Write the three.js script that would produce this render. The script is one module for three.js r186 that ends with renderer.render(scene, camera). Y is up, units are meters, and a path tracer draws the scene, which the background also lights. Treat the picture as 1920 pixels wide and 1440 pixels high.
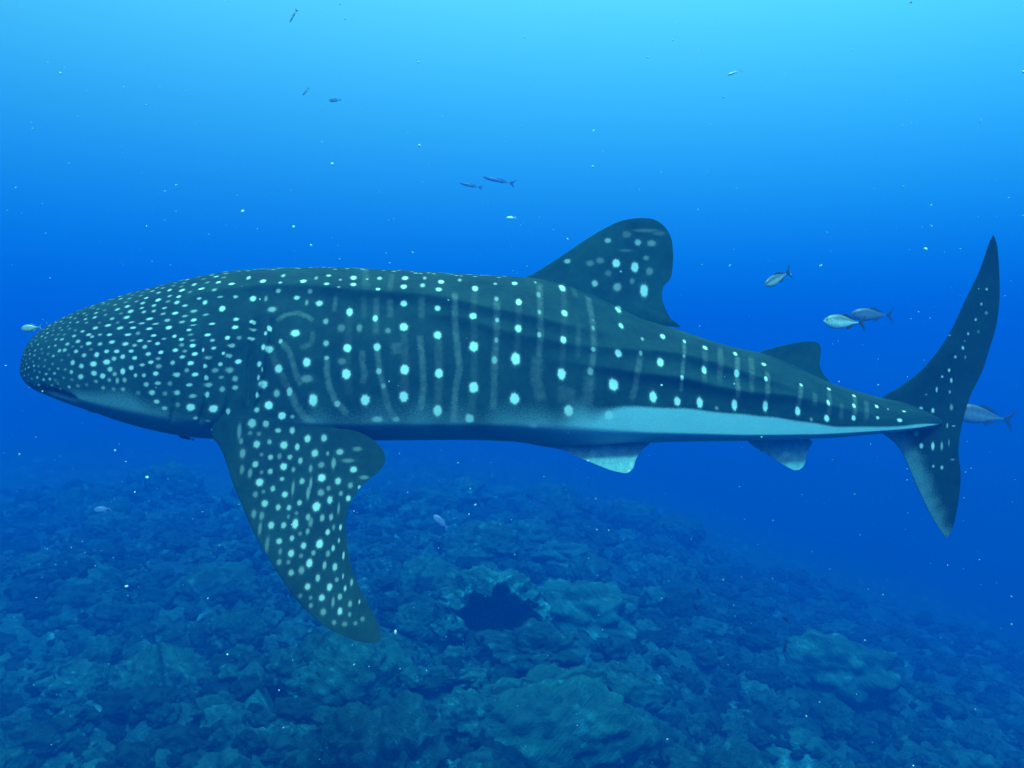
import * as THREE from 'three';
import { mergeGeometries, mergeVertices } from 'three/addons/utils/BufferGeometryUtils.js';
import { createNoise2D, createNoise3D } from 'simplex-noise';

// ---------- camera, light from the water surface, exposure ----------
const scene = new THREE.Scene();
const EYE = 4.6;                                            // metres above the reef
const camera = new THREE.PerspectiveCamera(48.455, 4 / 3, 0.05, 600);
camera.position.set(0, EYE, 6);
camera.lookAt(0, EYE, 0);
const renderer = new THREE.WebGLRenderer({ antialias: true });
renderer.setSize(1024, 768);
renderer.toneMapping = THREE.LinearToneMapping;
renderer.toneMappingExposure = 2;
renderer.shadowMap.enabled = true;

const SUN = new THREE.Vector3(0.14, 0.87, 0.47).normalize();
const sun = new THREE.DirectionalLight(new THREE.Color().setRGB(0.17, 1.0, 0.86), 3.1);
sun.name = 'sunlight';
sun.position.copy(SUN).multiplyScalar(40).add(new THREE.Vector3(0, 0, -6));
sun.target.position.set(0, 0, -6);
sun.castShadow = true; sun.shadow.radius = 22;
Object.assign(sun.shadow.camera, { left: -20, right: 20, top: 20, bottom: -20, near: 1, far: 90 });
sun.shadow.mapSize.set(2048, 2048);
scene.add(sun, sun.target);

// light in the water from every direction: deep blue at the level, brighter and paler towards the surface overhead
const WATER_BELOW = [0.0, 0.012, 0.06], WATER_LEVEL = [0.0, 0.30, 0.55], WATER_UP = [0.9, 2.0, 1.15], RISE = [2.4, 1.7, 1.4];
{
  const W = 512, H = 256, data = new Float32Array(W * H * 4);
  for (let r = 0; r < H; r++) for (let c = 0; c < W; c++) {
    const e = ((r + 0.5) / H - 0.5) * Math.PI, a = ((c + 0.5) / W - 0.5) * 2 * Math.PI, y = Math.sin(e), side = 1 + 0.28 * Math.cos(a) * Math.cos(e);   // a little brighter on the sun's side
    for (let k = 0; k < 3; k++) data[(r * W + c) * 4 + k] = e < 0 ? WATER_BELOW[k] : side * (WATER_LEVEL[k] + (WATER_UP[k] - WATER_LEVEL[k]) * Math.pow(y, RISE[k]));
    data[(r * W + c) * 4 + 3] = 1;
  }
  const sky = new THREE.DataTexture(data, W, H, THREE.RGBAFormat, THREE.FloatType);
  sky.mapping = THREE.EquirectangularReflectionMapping; sky.magFilter = THREE.LinearFilter; sky.needsUpdate = true;
  scene.background = sky; scene.environment = sky;
}
scene.fog = new THREE.FogExp2(new THREE.Color().setRGB(0.0, 0.14, 1.0), 0.041);   // the water itself

// ---------- helpers ----------
const mulberry = (a) => () => { a = (a + 0x6d2b79f5) | 0; let t = Math.imul(a ^ (a >>> 15), 1 | a); t = (t + Math.imul(t ^ (t >>> 7), 61 | t)) ^ t; return ((t ^ (t >>> 14)) >>> 0) / 4294967296; };
const n2 = createNoise2D(mulberry(11)), n3 = createNoise3D(mulberry(12));
const taken = {};
const numbered = (name) => { const k = taken[name] = (taken[name] ?? -1) + 1; return k ? name + '_' + String(k).padStart(3, '0') : name; };
function mesh(name, g, m, parent) { const o = new THREE.Mesh(g, m); o.name = parent ? name : numbered(name); o.castShadow = o.receiveShadow = true; (parent ?? scene).add(o); return o; }
function thing(name, label, category, pos, group) { const o = new THREE.Group(); o.name = numbered(name); o.position.set(...pos); o.userData = { label, category }; if (group) o.userData.group = group; scene.add(o); return o; }
function tag(o, label, category, group) { o.userData = { label, category }; if (group) o.userData.group = group; return o; }
function dataMap(w, h, rgb, srgb = false, wrap = THREE.ClampToEdgeWrapping) {      // rgb: linear floats 0..1, stored as sRGB bytes for colour maps
  const d = new Uint8Array(w * h * 4), enc = (x) => (x <= 0.0031308 ? 12.92 * x : 1.055 * Math.pow(x, 1 / 2.4) - 0.055);
  for (let i = 0; i < w * h; i++) { for (let k = 0; k < 3; k++) { const x = clamp(rgb[i * 3 + k]); d[i * 4 + k] = Math.round(255 * (srgb ? enc(x) : x)); } d[i * 4 + 3] = 255; }
  const t = new THREE.DataTexture(d, w, h); t.magFilter = THREE.LinearFilter; t.minFilter = THREE.LinearMipmapLinearFilter; t.generateMipmaps = true; t.wrapS = t.wrapT = wrap;
  if (srgb) t.colorSpace = THREE.SRGBColorSpace;
  t.needsUpdate = true; return t;
}
// ---------- the shark's side drawing: 1 drawing unit = 3.75 mm, x from nose to tail, y down ----------
const U = 0.00375, CX = 960, CY = 720;
const mx = (x) => (x - CX) * U, my = (y) => (CY - y) * U;
const clamp = (x, a = 0, b = 1) => Math.min(b, Math.max(a, x));
const smooth = (a, b, x) => { const t = clamp((x - a) / (b - a)); return t * t * (3 - 2 * t); };
function pchip(xs, ys) {                                  // monotone cubic through the points
  const n = xs.length, h = [], d = [], m = new Array(n).fill(0);
  for (let i = 0; i < n - 1; i++) { h[i] = xs[i + 1] - xs[i]; d[i] = (ys[i + 1] - ys[i]) / h[i]; }
  m[0] = d[0]; m[n - 1] = d[n - 2];
  for (let i = 1; i < n - 1; i++) if (d[i - 1] * d[i] > 0) { const a = 2 * h[i] + h[i - 1], b = h[i] + 2 * h[i - 1]; m[i] = (a + b) / (a / d[i - 1] + b / d[i]); }
  return (x) => {
    if (x <= xs[0]) return ys[0] + m[0] * (x - xs[0]) * 0;
    if (x >= xs[n - 1]) return ys[n - 1];
    let i = 0; while (x > xs[i + 1]) i++;
    const t = (x - xs[i]) / h[i], t2 = t * t, t3 = t2 * t;
    return (2 * t3 - 3 * t2 + 1) * ys[i] + (t3 - 2 * t2 + t) * h[i] * m[i] + (3 * t2 - 2 * t3) * ys[i + 1] + (t3 - t2) * h[i] * m[i + 1];
  };
}
const NOSE = 57, TAIL = 1765;
const byNose = (pts) => { const f = pchip(pts.map((p) => Math.sqrt(p[0] - NOSE)), pts.map((p) => p[1])); return (x) => f(Math.sqrt(Math.max(0, x - NOSE))); };
const topY = byNose([[57, 678], [58, 664], [62, 650], [75, 630], [100, 610], [130, 594], [165, 578], [200, 566], [250, 550], [300, 537], [350, 525], [400, 515], [450, 508], [500, 505], [560, 503], [620, 502], [700, 505], [780, 509], [860, 514], [920, 517], [960, 519], [1000, 522], [1050, 533], [1100, 550], [1150, 573], [1200, 597], [1255, 614], [1300, 629], [1350, 645], [1400, 657], [1430, 663], [1480, 682], [1530, 706], [1560, 719], [1600, 732], [1650, 745], [1690, 753], [1730, 768], [1765, 785]]);
const botY = byNose([[57, 678], [58, 690], [65, 708], [80, 727], [98, 738], [120, 746], [150, 757], [200, 774], [250, 792], [300, 806], [350, 816], [390, 821], [450, 823], [600, 823], [700, 825], [860, 824], [960, 827], [1000, 832], [1050, 837], [1100, 837], [1180, 831], [1220, 829], [1300, 827], [1400, 826], [1500, 823], [1560, 820], [1600, 817], [1660, 811], [1700, 806], [1730, 802], [1765, 798]]);
const wideY = byNose([[57, 678], [62, 692], [100, 714], [150, 732], [220, 748], [300, 763], [380, 774], [450, 780], [600, 785], [900, 786], [1050, 790], [1130, 797], [1200, 803], [1300, 807], [1400, 810], [1500, 810], [1600, 806], [1700, 800], [1765, 793]]);
const halfW = byNose([[57, 0], [58, .075], [62, .15], [75, .235], [100, .305], [130, .345], [200, .40], [300, .44], [450, .47], [600, .475], [800, .47], [950, .45], [1100, .40], [1200, .355], [1300, .305], [1400, .255], [1500, .21], [1600, .175], [1660, .16], [1700, .125], [1730, .08], [1765, .01]]);
const upperPow = pchip([57, 300, 900, 1200, 1400, 1600, 1765], [.9, .9, .92, .88, .95, 1.2, 1.35]);
const lowerPow = pchip([57, 300, 900, 1200, 1400, 1765], [.85, .95, 1.05, 1.0, 1.0, 1]);
// long ridges along the back: [x, y, height in metres]
const RIDGES = [
  [[329, 586, 0], [375, 569, .008], [421, 557, .016], [478, 551, .022], [544, 547, .026], [620, 551, .03], [715, 560, .033], [790, 565, .034], [856, 575, .033], [904, 586, .032], [979, 600, .028], [1054, 616, .022], [1112, 627, .012], [1180, 638, 0]],
  [[755, 592, 0], [857, 602, .014], [909, 617, .016], [993, 639, .016], [1091, 654, .018], [1169, 661, .024], [1238, 666, .03], [1317, 684, .032], [1386, 705, .028], [1435, 718, .018], [1495, 735, 0]],
  [[997, 672, 0], [1100, 688, .014], [1186, 702, .026], [1266, 712, .032], [1327, 726, .032], [1383, 736, .03], [1453, 742, .026], [1513, 754, .02], [1584, 769, .012], [1642, 782, 0]],
].map((r) => ({ y: pchip(r.map((p) => p[0]), r.map((p) => p[1])), a: pchip(r.map((p) => p[0]), r.map((p) => p[2])), x0: r[0][0], x1: r[r.length - 1][0] }));
// gill slits: x as a function of y, with the y range
const GILLS = [
  { f: pchip([687, 720, 757, 792], [373, 374, 371, 363]), y0: 687, y1: 794, d: 0.022 },
  { f: pchip([665, 702, 748, 792], [429, 430, 426, 414]), y0: 664, y1: 794, d: 0.024 },
  { f: pchip([646, 702, 748, 782], [465, 467, 465, 453]), y0: 640, y1: 785, d: 0.022 },
  { f: pchip([599, 646, 692, 757], [504, 503, 500, 501]), y0: 597, y1: 760, d: 0.027 },
  { f: pchip([601, 637, 683, 729, 761], [533, 535, 531, 524, 516]), y0: 598, y1: 763, d: 0.032 },
];
// stations along the body by arc length
const ARC = (() => {
  const n = 6000, q1 = Math.sqrt(TAIL - NOSE), xs = [], ls = [0];
  for (let i = 0; i <= n; i++) {
    const x = NOSE + (q1 * i / n) ** 2; xs.push(x);
    if (i) { const p = xs[i - 1]; ls.push(ls[i - 1] + Math.hypot((x - p) * U, halfW(x) - halfW(p), (topY(x) - topY(p)) * U * .7)); }
  }
  return { n, xs, ls, total: ls[n] };
})();
function xOf(s) {
  const l = clamp(s) * ARC.total; let a = 0, b = ARC.n;
  while (b - a > 1) { const m = (a + b) >> 1; if (ARC.ls[m] <= l) a = m; else b = m; }
  return ARC.xs[a] + (ARC.xs[b] - ARC.xs[a]) * (l - ARC.ls[a]) / Math.max(1e-9, ARC.ls[b] - ARC.ls[a]);
}
function sOf(x) {
  let a = 0, b = ARC.n;
  while (b - a > 1) { const m = (a + b) >> 1; if (ARC.xs[m] <= x) a = m; else b = m; }
  return (ARC.ls[a] + (ARC.ls[b] - ARC.ls[a]) * (x - ARC.xs[a]) / (ARC.xs[b] - ARC.xs[a])) / ARC.total;
}
function station(s) { const x = xOf(s), t = topY(x), b = botY(x), m = wideY(x), w = halfW(x), hu = (m - t) * U + .45 * w, hl = (b - m) * U + .45 * w; return { x, t, b, m, w, pu: upperPow(x), pl: lowerPow(x), vm: clamp(hu / Math.max(1e-6, hu + hl), .3, .8) }; }
const turn = (st, v) => Math.PI / 2 * (v < st.vm ? v / st.vm : 1 + (v - st.vm) / (1 - st.vm));   // even spacing of v over the skin above and below the widest line
function skin(st, v, out) {                                // v: 0 along the spine, 1 along the belly; out = [x, y, z] in metres
  const phi = turn(st, v), c = Math.cos(phi), sn = Math.max(0, Math.sin(phi)), up = phi < Math.PI / 2;
  const h = (up ? st.m - st.t : st.b - st.m);              // drawing units
  let yd = st.m - h * c, z = st.w * Math.pow(sn, up ? st.pu : st.pl);
  let ny = c * Math.max(st.w, .02), nz = sn * Math.max(h * U, .02); const l = Math.hypot(ny, nz) || 1; ny /= l; nz /= l;
  let d = 0, dx = 0;
  for (const r of RIDGES) if (st.x > r.x0 && st.x < r.x1) {
    const e = (r.y(st.x) - yd) * U, a = 1.3 * r.a(st.x);         // e > 0: above the ridge
    d += a * (e > 0 ? Math.exp(-Math.pow(e / .085, 1.4)) : Math.exp(-Math.pow(-e / .045, 1.5)));
  }
  if (st.x > 320 && st.x < 580) for (const g of GILLS) {
    const k = smooth(g.y0, g.y0 + 20, yd) * (1 - smooth(g.y1 - 14, g.y1, yd));
    if (k > 0) { const e = st.x - g.f(yd); d += k * g.d * (e < 0 ? .35 * Math.exp(e / 14) : -1 * Math.exp(-e / 9) * (1 - Math.exp(-e / 1.2))); }
  }
  if (st.x > 115 && st.x < 215) {                          // the corner of the mouth
    const line = 730 + (st.x - 136) * .29, e = (yd - line) / 5, k = smooth(120, 140, st.x) * (1 - smooth(182, 202, st.x));
    d -= .06 * k * Math.exp(-e * e);
  }
  out[0] = mx(st.x); out[1] = my(yd) + ny * d; out[2] = z + nz * d;
  return out;
}
const BODY_SPOTS = [[.2863,.3416,.0029,.0127,.95],[.3289,.3439,.0029,.0099,.75],[.3514,.3716,.0034,.0135,.75],[.3814,.406,.0031,.0174,.95],[.4066,.4292,.0026,.0145,.85],[.4335,.3614,.0031,.0122,1],[.4666,.3784,.0029,.0118,.85],[.5011,.4077,.0033,.014,1],[.3307,.4943,.0041,.0129,1],[.3591,.4491,.0028,.0128,.4],[.3607,.5315,.0028,.0113,.5],[.3619,.5816,.0025,.008,.5],[.3812,.5447,.0036,.0148,1],[.4096,.5382,.0033,.015,.8],[.4344,.4607,.0039,.0159,1],[.4672,.487,.0036,.0164,.9],[.502,.526,.0041,.0187,1],[.3065,.5487,.0038,.0132,.7],[.3165,.616,.0036,.0147,.75],[.343,.5967,.0036,.0149,.9],[.3811,.631,.0041,.0162,1],[.412,.6197,.0028,.0112,.55],[.4364,.6125,.0041,.0166,1],[.4691,.6222,.0038,.0159,.95],[.5023,.6656,.0043,.0182,1],[.3022,.6651,.0038,.0128,.75],[.3153,.694,.0031,.0132,.45],[.3276,.6897,.0028,.0148,.6],[.35,.7155,.004,.0188,.9],[.373,.7246,.0033,.0114,.5],[.3993,.7107,.0043,.0164,.9],[.4164,.6663,.0025,.0101,.35],[.4359,.699,.004,.0175,.9],[.4681,.7416,.004,.0184,.8],[.4984,.766,.0043,.016,.6],[.411,.7696,.0056,.0106,.4],[.4287,.7693,.0038,.0099,.3],[.308,.7305,.0038,.0131,.95],[.3207,.7629,.0035,.0114,.95],[.3304,.7661,.0023,.0065,.4],[.3105,.3106,.0026,.0103,.45],[.2938,.2512,.0029,.0138,.9],[.2776,.2099,.0021,.0193,.6],[.3338,.262,.0029,.0136,.9],[.3118,.2046,.0021,.0177,.5],[.3116,.2699,.0018,.008,.6],[.3454,.234,.0018,.0182,.35],[.3568,.208,.0024,.0114,.7],[.3574,.2831,.0026,.01,.7],[.3818,.2183,.0029,.0188,.95],[.3833,.2786,.0026,.0129,.95],[.4073,.2105,.0024,.0164,.6],[.4081,.3046,.0023,.009,.8],[.4323,.1946,.0029,.0206,.95],[.4326,.2775,.0029,.0179,.9],[.4516,.1818,.0019,.0188,.4],[.4507,.2566,.0026,.0192,.5],[.4683,.2097,.0029,.019,.9],[.4668,.2806,.0029,.0157,.9],[.4865,.177,.0021,.0187,.4],[.5022,.2486,.0029,.0221,.9],[.3694,.2444,.0016,.0099,.4],[.3697,.3023,.0016,.0053,.4],[.3953,.2243,.0016,.0104,.4],[.3053,.4736,.0017,.0117,.85],[.3024,.494,.0016,.0079,.7],[.3011,.5431,.0019,.0102,.8],[.2981,.5997,.0022,.0097,.7],[.3011,.6178,.0008,.0086,.5],[.2978,.6437,.0014,.0093,.55],[.297,.6983,.0013,.0099,.8],[.317,.523,.0021,.0086,.6],[.3061,.3952,.0044,.0132,.45],[.2966,.7441,.0025,.0082,.6],[.3745,.4729,.0044,.0174,.18],[.3918,.4699,.0031,.0175,.25],[.4194,.4768,.0031,.0123,.25],[.3766,.5905,.0046,.0132,.18],[.3435,.6495,.0063,.0143,.25],[.3417,.3187,.0026,.0107,.3],[.3391,.368,.0018,.0149,.3],[.2989,.3439,.0018,.0153,.3],[.5414,.1796,.0027,.0175,.95],[.5221,.1954,.0019,.0108,.5],[.5235,.316,.0023,.0184,.4],[.5453,.3241,.0029,.0206,.95],[.5623,.1442,.0014,.0148,.4],[.5652,.2584,.0024,.0252,.35],[.5243,.4198,.0021,.0112,.6],[.5448,.4495,.0031,.016,.95],[.5655,.3684,.0018,.0152,.4],[.5652,.4651,.0021,.0133,.5],[.5236,.4977,.0021,.0119,.45],[.5219,.5709,.0031,.0159,.5],[.5423,.5624,.0041,.0217,1],[.5888,.4668,.0029,.0158,.9],[.5899,.1326,.0033,.0491,.85],[.5906,.341,.0032,.0191,.85],[.6194,.3814,.0019,.0148,.35],[.6189,.4799,.0025,.0102,.6],[.6449,.4686,.0034,.0158,.95],[.6499,.2964,.0026,.0225,.7],[.649,.1258,.0032,.05,.8],[.6686,.4365,.002,.0135,.5],[.6719,.3375,.0017,.0146,.4],[.5869,.5924,.0039,.0204,1],[.6157,.5674,.0032,.0164,.5],[.6393,.6031,.0047,.0241,1],[.6889,.4582,.0033,.0238,1],[.6941,.2676,.0025,.0248,.9],[.7169,.2582,.0017,.0217,.7],[.7135,.3993,.0014,.0099,.6],[.71,.5279,.0017,.0141,.85],[.7343,.4525,.0025,.025,.95],[.7386,.2618,.0025,.023,.95],[.5413,.6971,.0043,.0189,1],[.5937,.7142,.0045,.0195,.8],[.6344,.7211,.0047,.0186,.65],[.5592,.7877,.0046,.0146,.4],[.6807,.6319,.0036,.0254,1],[.7056,.6437,.0033,.0219,.9],[.7289,.6386,.0031,.0278,.95],[.7651,.6308,.0028,.031,1],[.7973,.6247,.0025,.0353,.95],[.7682,.435,.0025,.0262,.95],[.7984,.4446,.0017,.0217,.9],[.7713,.2263,.002,.0279,.9],[.7999,.2934,.0025,.0198,.8],[.7465,.6575,.002,.0116,.3],[.8379,.4031,.0018,.0173,.9],[.8318,.6319,.0026,.0332,1],[.8705,.3049,.002,.0208,.95],[.8656,.5006,.0017,.0305,.95],[.8634,.6463,.0026,.031,1],[.8979,.2797,.0017,.025,.95],[.8941,.458,.0017,.0288,.95],[.8924,.604,.002,.0292,1],[.9196,.3927,.0017,.0292,.95],[.9179,.5709,.0017,.0217,.8],[.9312,.4082,.0008,.0167,.5],[.9413,.5924,.0027,.0292,.9],[.9485,.424,.0022,.0167,.8],[.8465,.6776,.0018,.0168,.3],[.2574,.3814,.0028,.0132,1],[.2394,.3416,.0023,.0104,.8],[.233,.3179,.0023,.006,.7],[.2723,.4326,.0028,.0075,.75],[.2723,.4652,.0029,.007,.95],[.2659,.5037,.0024,.0072,.85],[.2462,.4869,.0029,.0054,.95],[.2494,.4442,.0029,.0044,.85],[.2308,.4185,.0028,.007,.9],[.2326,.5216,.0028,.0065,1],[.2354,.5528,.0028,.0063,.95],[.2208,.4932,.0024,.0062,.85],[.2273,.4587,.0024,.0051,.8],[.2136,.4776,.0021,.0064,.85],[.2069,.4384,.003,.0078,.95],[.2109,.374,.003,.007,.9],[.2159,.5327,.0026,.0066,.85],[.2017,.5366,.0025,.0068,.85],[.1975,.5013,.0025,.0064,.75],[.1925,.466,.0027,.0053,.8],[.1871,.4324,.003,.0057,.8],[.1855,.3836,.0036,.0064,.75],[.1892,.5401,.0027,.0076,.7],[.1925,.5723,.0027,.0067,.7],[.232,.5838,.003,.0073,.9],[.2369,.6235,.0032,.0065,.85],[.2187,.619,.0032,.0084,.7],[.1981,.6145,.0028,.0082,.75],[.2234,.5592,.0026,.0063,.65],[.2142,.5775,.0023,.0082,.55],[.2463,.5984,.0017,.0077,.7],[.2609,.595,.0023,.0071,.65],[.2777,.5891,.0032,.0077,.9],[.2477,.6367,.0014,.009,.65],[.2432,.5412,.0012,.0076,.75],[.2632,.5591,.0016,.0055,.8],[.2534,.5377,.0024,.0057,.65],[.2515,.5089,.0024,.0059,.55],[.2704,.5318,.0033,.0078,.55],[.2489,.5695,.0037,.0069,.35],[.2683,.5672,.0031,.008,.4],[.2888,.5097,.0034,.0059,.55],[.2898,.4759,.0033,.0062,.4],[.2886,.4469,.0028,.0081,.7],[.269,.3285,.0023,.0074,.6],[.2539,.3238,.0031,.0049,.45],[.2295,.3769,.0035,.0076,.5],[.2213,.3946,.003,.0058,.45],[.2194,.4204,.003,.0063,.5],[.2041,.4037,.003,.0075,.5],[.1897,.2757,.0027,.01,.85],[.2108,.3196,.0027,.0095,.7],[.211,.2834,.0024,.0085,.75],[.2121,.237,.0029,.0103,.8],[.2329,.2592,.0032,.0069,.95],[.2484,.227,.0025,.0114,.7],[.2629,.2559,.003,.0087,.8],[.2229,.2049,.0025,.0138,.6],[.198,.2091,.0024,.0118,.6],[.2009,.2638,.0024,.0078,.5],[.1739,.276,.0025,.0104,.5],[.1756,.2376,.0022,.0076,.7],[.1869,.2109,.0025,.0085,.5],[.2196,.3428,.0028,.0062,.65],[.1988,.3376,.0027,.0058,.6],[.1746,.3109,.0023,.0069,.55],[.178,.3393,.0023,.0084,.5],[.1881,.3439,.0023,.008,.5],[.1986,.368,.0027,.0063,.45],[.2471,.2855,.0027,.0084,.45],[.242,.4011,.0031,.0056,.4],[.2311,.4404,.0033,.003,.5],[.1927,.4133,.0036,.0042,.55],[.1784,.4012,.0032,.0045,.55],[.1702,.4184,.0029,.0062,.75],[.1675,.3881,.0031,.0048,.5],[.1794,.4829,.0029,.0062,.7],[.1849,.5106,.0025,.0087,.6],[.1745,.5012,.0025,.0068,.45],[.1716,.525,.0027,.0067,.7],[.1759,.5536,.0025,.0078,.7],[.1732,.592,.0025,.009,.7],[.184,.5815,.0027,.0061,.55],[.1864,.6204,.002,.0078,.55],[.178,.6207,.0018,.008,.6],[.1889,.4883,.0025,.0045,.5],[.2034,.4844,.0026,.0051,.4],[.2624,.6384,.0028,.0057,.3],[.2753,.6442,.0032,.0102,.4],[.2698,.6152,.0038,.0105,.35],[.2558,.6136,.0039,.0088,.3],[.2284,.607,.0026,.0078,.35],[.2316,.6565,.0032,.0058,.6],[.2499,.6595,.0039,.0081,.45],[.2637,.6768,.003,.0095,.4],[.2756,.6726,.0032,.0078,.5],[.2006,.6481,.0032,.0068,.5],[.1891,.6533,.0027,.0089,.5],[.2005,.5882,.0032,.009,.35],[.1996,.5602,.0028,.0066,.35],[.2254,.5391,.0024,.0058,.35],[.2218,.5147,.0026,.0074,.35],[.2319,.502,.0029,.0047,.35],[.2296,.4787,.003,.0049,.3],[.2771,.5062,.0026,.0078,.3],[.2195,.6798,.003,.0089,.6],[.1951,.6816,.0032,.0093,.6],[.2,.7116,.0029,.0073,.65],[.2081,.7328,.003,.0071,.5],[.2335,.7291,.0042,.0119,.85],[.2553,.736,.0042,.0116,.9],[.2689,.7459,.0024,.0099,.6],[.2353,.6931,.004,.0068,.45],[.2486,.6906,.0021,.0102,.7],[.1673,.6401,.0022,.0102,.4],[.1599,.6446,.0019,.0126,.4],[.1518,.6446,.0019,.0086,.35],[.1381,.6559,.0022,.008,.3],[.1648,.6068,.0024,.0126,.8],[.1447,.6304,.0028,.0112,.75],[.1355,.6222,.0031,.0118,.65],[.1518,.6008,.0027,.0111,.6],[.1478,.57,.0036,.0116,.8],[.1341,.5806,.0034,.0122,.8],[.1569,.6189,.0024,.0097,.4],[.1217,.6435,.0029,.0125,.6],[.1113,.6248,.002,.0107,.5],[.1216,.5926,.0026,.0117,.6],[.1119,.5769,.0023,.0139,.6],[.1366,.5369,.0025,.0126,.7],[.1232,.5395,.0026,.0108,.5],[.1466,.5223,.0025,.0086,.7],[.1569,.5237,.0027,.0082,.75],[.1636,.5473,.0024,.01,.7],[.155,.5555,.0025,.0103,.55],[.1649,.4927,.0032,.0083,.7],[.1263,.4774,.0031,.0101,.65],[.1508,.4795,.003,.0089,.7],[.1386,.4852,.0025,.0094,.5],[.1143,.4596,.0026,.0111,.5],[.1662,.4502,.0035,.0063,.7],[.1468,.4411,.0028,.0069,.7],[.1245,.427,.0028,.008,.6],[.1301,.3911,.0028,.01,.6],[.1433,.3869,.0033,.0079,.65],[.1567,.4118,.0033,.0085,.65],[.1011,.5041,.0024,.0112,.5],[.0951,.5042,.0021,.0117,.5],[.114,.5166,.0023,.0102,.55],[.1029,.4684,.0024,.01,.5],[.0954,.4296,.0024,.0094,.45],[.1085,.4217,.0023,.0088,.5],[.1169,.3992,.0023,.0088,.5],[.1286,.4415,.0023,.0076,.5],[.1368,.4354,.0022,.0073,.4],[.1257,.3104,.0023,.0106,.5],[.1458,.3482,.0025,.0086,.5],[.1612,.3553,.0033,.0095,.65],[.1637,.3203,.003,.0122,.6],[.1483,.2858,.0028,.0103,.5],[.1583,.2784,.0027,.0102,.6]];
const BODY_BARS = [[.34,.0019,[.317,.523],[.3246,.5521],[.329,.5929],[.3333,.6364],[.3386,.6702]],[.34,.0017,[.3109,.4457],[.3196,.4202],[.331,.4126],[.3403,.4276],[.3471,.447]],[.26,.0017,[.3465,.4861],[.3477,.5156],[.3448,.537],[.336,.5483]],[.36,.0021,[.3619,.5816],[.3623,.6272],[.3652,.6731],[.3705,.7135],[.3832,.7566]],[.28,.002,[.3953,.5474],[.3957,.5925],[.3985,.6271],[.3961,.6611]],[.3,.0021,[.4096,.5382],[.4109,.5869],[.4124,.6197],[.4164,.6663],[.421,.7346],[.4274,.7673]],[.36,.0021,[.4496,.4882],[.452,.5513],[.4536,.6103],[.4544,.675],[.4514,.7463]],[.34,.0021,[.4826,.2914],[.4834,.4261],[.4848,.488],[.4863,.5377],[.4885,.6073],[.4848,.6647],[.4836,.7371],[.483,.7811]],[.22,.0022,[.4064,.3353],[.4069,.4016],[.4075,.4984]],[.22,.0022,[.4194,.3388],[.4208,.4282]],[.24,.0022,[.4506,.3261],[.4511,.4298]],[.28,.0015,[.3673,.3333],[.3657,.4091]],[.34,.0023,[.3276,.6897],[.3339,.7317],[.3415,.7684],[.3516,.7875]],[.1,.0028,[.3814,.406],[.3816,.4716],[.3812,.5447],[.3811,.631],[.3843,.6995]],[.14,.0028,[.4344,.4607],[.4364,.6125],[.4359,.699]],[.18,.0028,[.4672,.487],[.4691,.6222],[.4681,.7416]],[.15,.0028,[.5023,.6656],[.4984,.766]],[.16,.0023,[.3065,.5487],[.3165,.616],[.3276,.6897]],[.14,.0019,[.3941,.3312],[.3951,.4319]],[.15,.0019,[.4183,.1438],[.4194,.319]],[.13,.0026,[.388,.038],[.3966,.316]],[.25,.0038,[.4275,.5159],[.4291,.5629]],[.28,.0023,[.5237,.314],[.5239,.4199],[.5233,.4977],[.5219,.5709],[.5212,.6872],[.5203,.7386]],[.26,.0021,[.5664,.1411],[.5661,.3676],[.5665,.4642],[.5645,.5434],[.5618,.6141]],[.12,.0021,[.6,.0333],[.6035,.2143]],[.28,.0022,[.6161,.1333],[.6175,.2645],[.6193,.3501],[.6196,.4792],[.616,.5696],[.6151,.6523]],[.26,.0022,[.6686,.4365],[.6651,.5207],[.6616,.6092],[.6572,.6565]],[.34,.0014,[.7165,.2596],[.7135,.3993],[.71,.5279],[.7092,.596]],[.12,.0023,[.5018,.2488],[.5013,.4077],[.5023,.5259],[.5025,.6634]],[.12,.0023,[.5453,.3241],[.5448,.4495],[.5423,.5624]],[.1,.0022,[.5917,.1314],[.5902,.3431],[.5888,.4668],[.5869,.5924]],[.13,.002,[.6047,.3758],[.6026,.5344]],[.2,.0021,[.7373,.2695],[.733,.5538]],[.38,.0018,[.7729,.2534],[.7682,.435],[.7681,.6008]],[.24,.0021,[.7564,.169],[.7489,.5255]],[.24,.0021,[.788,.2056],[.7828,.502]],[.22,.0039,[.5632,.5392],[.5618,.6231],[.5669,.6994]],[.2,.004,[.616,.5553],[.6131,.6438],[.6117,.6912]],[.2,.0046,[.5813,.6564],[.601,.6673]],[.34,.0017,[.8379,.4031],[.8332,.5507],[.8318,.6319]],[.24,.0019,[.8523,.4273],[.8495,.5716]],[.24,.0017,[.8698,.3137],[.8648,.6479]],[.34,.0015,[.8985,.253],[.8924,.6113]],[.2,.0017,[.8806,.4561],[.8785,.6414]],[.24,.0017,[.91,.3082],[.9047,.6301]],[.34,.0018,[.8013,.3635],[.7982,.5872]],[.2,.0017,[.7846,.3523],[.7821,.5637]]];
const PALE = [[.058,.8417,.05,.3],[.0945,.7726,.0242,.32],[.1216,.7148,.0245,.3],[.1604,.6988,.0328,.3],[.2034,.7381,.0395,.33],[.2543,.8102,.0484,.4],[.316,.804,.0492,.4],[.3566,.7922,.0684,.42],[.4072,.7873,.0874,.45],[.4577,.7902,.0902,.46],[.5083,.7917,.091,.5],[.5592,.7591,.0545,.58],[.601,.7323,.0645,.85],[.6198,.7185,.045,.92],[.6362,.6976,.0159,.97],[.667,.6811,.009,1],[.722,.6773,.008,1],[.7777,.6851,.0095,1],[.8341,.7046,.0116,1],[.8689,.711,.0146,1],[.9142,.6973,.0204,1],[.9487,.6871,.025,1],[.977,.6777,.025,1]];
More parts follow.
